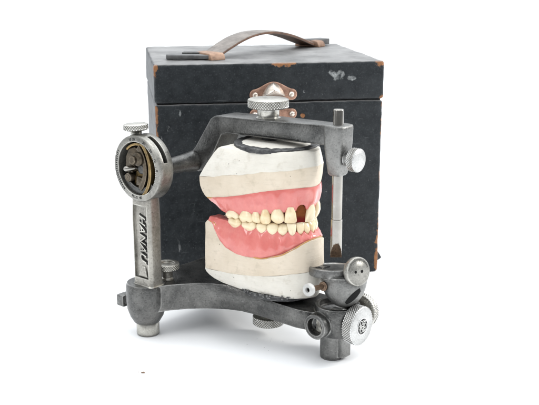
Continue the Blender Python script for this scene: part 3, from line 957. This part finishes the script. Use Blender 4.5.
# ragged mounting plate ring let into the plaster
bm = bmesh.new()
tube_ring(bm, [(2.5, 15.15), (3.0, 15.10), (3.05, 15.18), (3.02, 15.44), (2.92, 15.50), (2.6, 15.50), (2.5, 15.46)], T(8.3, 0, 0), 96, sx=1.06)
wobble(bm, .07, 2.2, 4); wobble(bm, .035, 7, 4)
mp = obj('mounting_plate', bm, M_PLATE, ucast)
bm = bmesh.new(); lathe(bm, [(2.56, 15.15), (2.5, 15.44), (2.2, 15.50), (1, 15.53), (.1, 15.53)], T(8.3, 0, 0), 48, sx=1.06); wobble(bm, .03, 2, 8)
obj('plaster_fill', bm, M_PLASTER, ucast)
bm = bmesh.new(); lathe(bm, [(.62, 15.3), (.6, 15.95)], T(7.5, .2, 0), 40); obj('mounting_boss', bm, M_PLATE, mp)
# wax line along the cast's lower rim
def wax(name, pts, zf, r, parent, t0, t1, seed):
    n_ = len(pts)
    sel = pts[int(t0*n_):int(t1*n_)]
    bm = bmesh.new()
    P = []; Rr = []
    for i, (x, y) in enumerate(sel):
        P.append((x, y, zf(x))); Rr.append(max(.015, r*(.75 + 1.0*noise.noise(Vector((i*.23, seed, 0))))))
    tube(bm, P, Rr, 8)
    obj(name, bm, M_WAX, parent)
wax('wax_line', [(8 + (x-8)*.985, y*.985) for x, y in u_low], lambda x: fub(x) - .02, .065, ucast, .005, .6, 3)

# ---- lower cast
lcast = empty('plaster_cast', ORI, -TH, 'lower white and tan plaster cast sitting on the metal base, below the teeth', 'dental cast', 'plaster casts')
Z_LB = [(4.3, 9.5), (5.15, 9.45), (5.55, 8.8), (6.0, 8.25), (6.6, 7.82), (7.9, 7.5), (9.5, 7.45), (10.9, 7.85), (11.7, 8.4), (12.3, 8.95), (12.8, 9.15)]
Z_LS = [(4.3, 5.75), (6.6, 5.83), (9.5, 6.15), (12.1, 6.55), (12.8, 6.6)]
def flb(x): return sum(lerp_tab(Z_LB, x + k*.08) for k in range(-2, 3))/5
fls = lambda x: smooth_tab(Z_LS, x)
l_top = outline(4.25, 12.5, 3.5, 5.3, 2.25); l_mid = outline(4.2, 12.55, 3.55, 5.4, 2.25); l_bot = outline(6.2, 12.3, 2.55, 4.6, 2.2)
rl = []
for t in (0, .06, .25, .5, .75, .95, 1):
    zf = lambda x, t=t: (fls(x)+.004)*(1-t) + flb(x)*t
    p = mixring(l_mid, l_top, t)
    if t == 1: p = [(8 + (x-8)*.975, y*.965) for x, y in p]
    rl.append(with_rear(p, zf))
solid('stone_layer', rl, M_STONE, lcast, .035, 1.0, 12)
rl = []
for t in (0, .06, .2, .4, .6, .8, .93, 1):
    zf = lambda x, t=t: 4.42*(1-t) + fls(x)*t
    p = mixring(l_bot, l_mid, math.sin(t*PI/2)**.75)
    if t == 1: p = [(8 + (x-8)*1.004, y*1.004) for x, y in p]
    rl.append(with_rear(p, zf))
solid('mounting_plaster', rl, M_PLASTER, lcast, .045, .9, 15)
bm = bmesh.new()
tube_ring(bm, [(1.6, 4.1), (2.72, 4.1), (2.85, 4.2), (2.85, 4.5), (2.7, 4.6), (1.6, 4.6)], T(8.6, 0, 0), 96, sx=1.1)
wobble(bm, .06, 2.2, 14); wobble(bm, .05, 6, 4)
mp2 = obj('mounting_plate', bm, M_PLATE, lcast)
bm = bmesh.new(); lathe(bm, [(1.7, 3.7), (1.65, 4.2)], T(8.0, 0, 0), 40); obj('mounting_boss', bm, M_PLATE, mp2)
# crumbs of plaster and black plate showing at the lower rim
bm = bmesh.new()
random.seed(21)
for k in range(34):
    a = math.radians(random.uniform(-125, -15))
    r_ = random.uniform(.04, .105)
    p = (8.6 + 3.02*1.1*math.cos(a), 3.0*math.sin(a), random.uniform(4.40, 4.62))
    lathe(bm, [(.02, -r_), (r_*.8, -r_*.5), (r_, 0), (r_*.7, r_*.6), (.02, r_)], T(*p) @ R(random.uniform(0, 90), 'X'), 8)
wobble(bm, .06, 6, 3)
obj('plate_chips', bm, M_PLATE, mp2)

# ---- dentures
AR = outline(4.4, 11.85, 3.1, 4.9, 2.0, 401)
AL = sum(math.hypot(b[0]-a[0], b[1]-a[1]) for a, b in zip(AR, AR[1:]))
KT = 17.82/AL
def along(t): return t*KT if t < .56 else .56*KT + (t - .56)*(1 - .56*KT)/.44
def frame(t, pts=AR):
    n_ = len(pts) - 1
    i = min(n_, max(0, t*n_)); a = int(min(n_-1, i)); f = i - a
    p = Vector((pts[a][0]*(1-f) + pts[a+1][0]*f, pts[a][1]*(1-f) + pts[a+1][1]*f))
    a0, a1 = max(0, a-3), min(n_, a+4)
    d = Vector((pts[a1][0]-pts[a0][0], pts[a1][1]-pts[a0][1])).normalized()
    return p, d, Vector((d.y, -d.x))          # point, tangent, outward normal

UP = [('molar', .133, 1.16), ('molar', .203, 1.08), ('premolar', .249, .70), ('premolar', .289, .70), ('canine', .338, .90), ('incisor', .389, .80), None, ('incisor', .478, .68), ('incisor', .522, .76),
      ('incisor', .575, .72), ('incisor', .618, .70), ('canine', .664, .82), ('premolar', .711, .70), ('premolar', .751, .70), ('molar', .797, 1.08), ('molar', .867, 1.16)]
LO = [('molar', .142, 1.08), ('molar', .212, 1.14), ('premolar', .273, .76), ('premolar', .317, .74), ('canine', .358, .72), ('incisor', .397, .58), ('incisor', .430, .54), ('incisor', .459, .50), ('incisor', .487, .50),
      ('incisor', .514, .50), ('incisor', .542, .50), ('incisor', .571, .54), ('incisor', .603, .58), ('canine', .642, .72), ('premolar', .683, .74), ('premolar', .727, .76), ('molar', .788, 1.14), ('molar', .858, 1.08)]
GAP_T, GAP_W = .434, .74
UP = [q and (q[0], along(q[1]), q[2]) for q in UP]; LO = [(q[0], along(q[1]), q[2]) for q in LO]; GAP_T = along(GAP_T)
Z_UN = [(4.3, 11.15), (5.0, 10.9), (5.6, 10.55), (6.2, 10.40), (7.0, 10.42), (8.1, 10.54), (8.9, 10.63), (9.55, 10.82), (10.35, 11.0), (11.1, 11.1), (11.85, 11.18)]
Z_LN = [(4.3, 9.66), (5.2, 9.66), (6.0, 9.66), (6.9, 9.63), (8.25, 9.55), (9.3, 9.48), (9.95, 9.42), (10.6, 9.34), (11.85, 9.34)]

def gum(upper, parent):
    seq = [q for q in (UP if upper else LO)]
    n_ = 300
    bm = bmesh.new()
    rs = []
    for i in range(n_ + 1):
        t = i/n_
        p, d, nn = frame(t)
        x = p.x
        zb = (fub(min(12.3, x*1.03)) + .03) if upper else (flb(x*1.045) - .06)
        zn = lerp_tab(Z_UN if upper else Z_LN, x)
        # scallop between teeth and root eminences
        sc, em = 0, 0
        for q in (UP if upper else LO):
            if q is None: u = (t - GAP_T)*17.6/(GAP_W/2); big = 1.0
            else:
                u = (t - q[1])*17.6/(q[2]/2); big = {'molar': .6, 'premolar': .8, 'canine': 1.5, 'incisor': .9}[q[0]]
            if abs(u) < 1:
                sc = (.17*(1 - u*u) - .03) if upper else (.30*(1 - abs(u))**.85 - .07); em = (.12 if upper else .15)*big*math.cos(u*PI/2)**2
                if q is None: sc = .42*(1-u*u)**.5; em = -.05
        sgn = 1 if upper else -1
        zi = zn - sgn*.10 + sgn*sc
        end = min(1, t/.06, (1-t)/.06)
        hgt = zb - zi
        if upper and hgt < .06: zi = zb - .06
        if not upper and -hgt < .06: zi = zb + .06
        out0 = .40 if upper else .46
        sec = [(-.35, zi + sgn*.02), (-.05, zi - sgn*.02), (.10, zi), (.17 + em*.6, zi + (zb-zi)*.10), (.25 + em, zi + (zb-zi)*.28), (.33 + em, zi + (zb-zi)*.48), (out0 + em*.6, zi + (zb-zi)*.7), (out0 + .03, zi + (zb-zi)*.88), (out0 - .03, zb), (out0 - .3, zb + sgn*.05),
               (-1.2, zb + sgn*.1), (-1.25, zi + (zb-zi)*.5), (-.95, zi + (zb-zi)*.12)]
        ring = []
        for o_, z_ in sec:
            o2 = o_*(.55 + .45*end) if o_ > 0 else o_
            ring.append((p.x + nn.x*o2, p.y + nn.y*o2, z_))
        rs.append(ring)
    rings(bm, rs)
    wobble(bm, .018, 2.5, 31 if upper else 37)
    return obj('gum', bm, M_GUM, parent)

def tooth(q, upper, parent, k):
    kind, t, w = q
    p, d, nn = frame(t)
    sgn = -1 if upper else 1                     # direction in which the crown grows
    zn = lerp_tab(Z_UN if upper else Z_LN, p.x) - sgn*.10 
    rnd = random.Random(k*7 + (100 if upper else 0))
    if upper:
        ze = {'molar': 9.97, 'premolar': 10.0, 'canine': 10.0, 'incisor': 10.1}[kind] + rnd.uniform(-.05, .05)
        if kind == 'molar' and (t < .16 or t > .84): ze = 10.02
    else:
        ze = {'molar': 10.06, 'premolar': 10.1, 'canine': 10.1, 'incisor': 10.14}[kind] + rnd.uniform(-.05, .05)
    h = abs(ze - zn)
    dp = {'molar': 1.0, 'premolar': .72, 'canine': .72, 'incisor': .60}[kind]
    off = .03 if upper else -.13
    if kind == 'molar': off = -.10 if upper else -.17
    if kind == 'molar': prof = [(0, .78, .82, 0), (.15, .88, .92, .02), (.35, .98, 1.0, .03), (.6, 1.0, .98, .0), (.8, .95, .88, -.02), (.93, .86, .72, -.03), (1.0, .66, .5, -.03)]
    elif kind == 'premolar': prof = [(0, .70, .8, 0), (.15, .82, .92, .02), (.35, .95, 1, .03), (.6, 1.0, .97, .01), (.8, .93, .82, -.03), (.93, .74, .58, -.05), (1.0, .45, .32, -.06)]
    elif kind == 'canine': prof = [(0, .62, .85, 0), (.15, .78, .95, .03), (.35, .93, 1, .05), (.6, 1.0, .88, .03), (.8, .90, .62, -.02), (.92, .66, .42, -.05), (1.0, .34, .22, -.07)]
    else: prof = [(0, .60, .9, 0), (.15, .74, .98, .03), (.35, .87, .98, .05), (.6, .96, .78, .03), (.8, 1.0, .52, -.01), (.93, .99, .34, -.05), (1.0, .91, .22, -.07)]
    w *= 1.17 if upper else 1.22
    bm = bmesh.new()
    N_ = 28; rs = []
    rx = {'molar': 3.0, 'premolar': 2.6, 'canine': 2.35, 'incisor': 2.8}[kind]
    for f, fw, fd, fo in [(-.28, .55, .7, -.02)] + prof:
        ring = []
        for i in range(N_):
            a = 2*PI*i/N_
            ca, sa = math.cos(a), math.sin(a)
            lx = .5*w*.985*fw*math.copysign(abs(ca)**(2/rx), ca)
            ly = .5*dp*fd*math.copysign(abs(sa)**(2/rx), sa)
            if kind == 'molar' and f > .05: ly *= 1 - .10*math.exp(-(lx/(.11*w))**2)*f - (.05*math.exp(-((lx-.2*w)/(.05*w))**2) if f > .5 else 0)
            zz = zn + sgn*h*f
            if f > .7:
                if kind == 'molar': zz += sgn*.06*math.cos(2*PI*lx/(w*.5) + PI)*min(1, abs(ly)/.2)
                if kind == 'incisor': zz -= sgn*.05*(abs(lx)/(.5*w))**4
            if kind == 'canine' and f > .75: zz -= sgn*.05*(abs(lx)/(.5*w))
            oy = ly + fo + off
            ring.append((p.x + d.x*lx + nn.x*oy, p.y + d.y*lx + nn.y*oy, zz))
        rs.append(ring)
    vs, _ = rings(bm, rs, cap1=False)
    oj = rnd.uniform(-.05, .04)
    for v in bm.verts: v.co += Vector((nn.x*oj, nn.y*oj, 0))
    # occlusal cap with a shallow fissure
    last = vs[-1]; c = sum((v.co for v in last), Vector())/N_
    ring2 = [bm.verts.new(c + (v.co - c)*.5 + Vector((0, 0, -sgn*(.05 if kind in ('molar', 'premolar') else -.01)))) for v in last]
    for i in range(N_): bm.faces.new((last[i], last[(i+1) % N_], ring2[(i+1) % N_], ring2[i]))
    bm.faces.new(ring2)
    # small natural tilt
    piv = Vector((p.x, p.y, zn))
    bmesh.ops.rotate(bm, cent=piv, matrix=Matrix.Rotation(math.radians(rnd.uniform(-5, 5)), 3, (nn.x, nn.y, 0)), verts=bm.verts)
    bmesh.ops.rotate(bm, cent=piv, matrix=Matrix.Rotation(math.radians(rnd.uniform(-10, 10)), 3, 'Z'), verts=bm.verts)
    wobble(bm, .012, 3, k)
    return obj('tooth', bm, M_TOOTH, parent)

uden = empty('denture', ORI, -TH, 'upper pink denture with one front tooth missing, hanging under the upper plaster cast', 'denture', 'dentures')
g = gum(True, uden)
for k, q in enumerate(UP):
    if q: tooth(q, True, uden, k)
# empty socket, dark red, where the tooth is missing
p, d, nn = frame(GAP_T)
bm = bmesh.new()
pts = [(-.6, 10.10), (.6, 10.05), (.58, 10.7), (.42, 11.1), (.06, 11.55), (-.4, 11.15), (-.58, 10.7)]
m = Matrix(((d.x, 0, nn.x, p.x), (d.y, 0, nn.y, p.y), (0, 1, 0, 0), (0, 0, 0, 1)))
rings(bm, [[(x, z, -.5) for x, z in pts], [(x, z, -.12) for x, z in pts], [(x*.85, 10.75 + (z-10.75)*.9, -.04 if z > 10.8 else -.14) for x, z in pts]], m)
obj('empty_socket', bm, M_SOCKET, uden, .03)
lden = empty('denture', ORI, -TH, 'lower pink denture with a complete row of teeth, seated on the lower plaster cast', 'denture', 'dentures')
gum(False, lden)
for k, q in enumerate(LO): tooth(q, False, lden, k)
wax('wax_line', [(8 + (x-8)*.985, y*.975) for x, y in l_top], lambda x: flb(x) + .0, .045, lcast, .02, .55, 8)

# ------------------------------------------------------------------ crumbs on the paper
def crumb(name, x, y, r, lab, mat, grp=None, sx=1.6):
    bm = bmesh.new()
    lathe(bm, [(.02, 0), (r*.9, .1*r), (r, .4*r), (r*.6, .8*r), (.02, .9*r)], ID, 10, sx=sx, sy=.7)
    wobble(bm, r*.3, 1.2/r*.5, 2)
    o = obj(name, bm, mat)
    o.location = (x, y, .0002)
    props(o, lab, 'crumb', grp)
crumb('crumb', -.0900, .616, .10, 'tiny dark crumb lying alone on the white ground at the lower left', M_BROWN)
crumb('crumb', -.0935, .6175, .03, 'smallest dark speck just left of the lone crumb on the white ground', M_BROWN)
random.seed(5)
for k in range(7):
    px, py = random.uniform(-.018, .012), random.uniform(.655, .68)
    crumb('dust_grain', px, py, random.uniform(.016, .032), 'grey dust grain scattered on the white ground under the instrument', M_DUST, 'dust grains under the instrument', 1.2)

# ------------------------------------------------------------------ light, world, camera
w = bpy.data.worlds.new('World'); scene.world = w; w.use_nodes = True
nt = w.node_tree; bg = nt.nodes['Background']
tc = nt.nodes.new('ShaderNodeTexCoord'); sp = nt.nodes.new('ShaderNodeSeparateXYZ'); nt.links.new(tc.outputs['Generated'], sp.inputs[0])
def mr(src, a, b, c, d):
    n_ = nt.nodes.new('ShaderNodeMapRange'); nt.links.new(src, n_.inputs[0])
    for i, v in zip((1, 2, 3, 4), (a, b, c, d)): n_.inputs[i].default_value = v
    n_.interpolation_type = 'SMOOTHSTEP'
    return n_.outputs[0]
up = mr(sp.outputs['Z'], .15, .95, 0, 1.0)
back = mr(sp.outputs['Y'], -.55, .70, .30, 1.15)
add = nt.nodes.new('ShaderNodeMath'); add.operation = 'MULTIPLY_ADD'
nt.links.new(up, add.inputs[0]); add.inputs[1].default_value = 1.6; nt.links.new(back, add.inputs[2])
nt.links.new(add.outputs[0], bg.inputs['Strength'])
bg.inputs['Color'].default_value = (.935, .968, 1.0, 1)

def area(name, loc, target, size, power, col=(1, 1, 1)):
    l = bpy.data.lights.new(name, 'AREA'); l.shape = 'RECTANGLE'; l.size, l.size_y = size; l.energy = power; l.color = col
    o = bpy.data.objects.new(name, l); COL.objects.link(o); o.location = loc
    o.rotation_euler = (Vector(target) - Vector(loc)).to_track_quat('-Z', 'Y').to_euler()
    return o
area('softbox_right', (.86, .735, .58), (.02, .68, .13), (.15, .24), 6.0, (1, .985, .96))
area('softbox_left', (-.85, .05, .60), (0, .75, .1), (.16, .42), 2.0, (1, .99, .98))
area('softbox_top', (.05, .75, 1.5), (.02, .75, 0), (.9, .7), 5)

cam = bpy.data.cameras.new('camera'); co = bpy.data.objects.new('camera', cam); COL.objects.link(co)
co.location = (0, 0, .2836); co.rotation_euler = (math.radians(90 - 14.42), 0, 0)
cam.sensor_width = 36; cam.lens = 938.1/539*36; cam.clip_start = .02; cam.clip_end = 200
cam.dof.use_dof = True; cam.dof.focus_distance = .72; cam.dof.aperture_fstop = 20
scene.camera = co
scene.view_settings.view_transform = 'Standard'; scene.view_settings.look = 'None'
scene.view_settings.exposure = 0; scene.view_settings.gamma = 1
scene.cycles.use_denoising = True
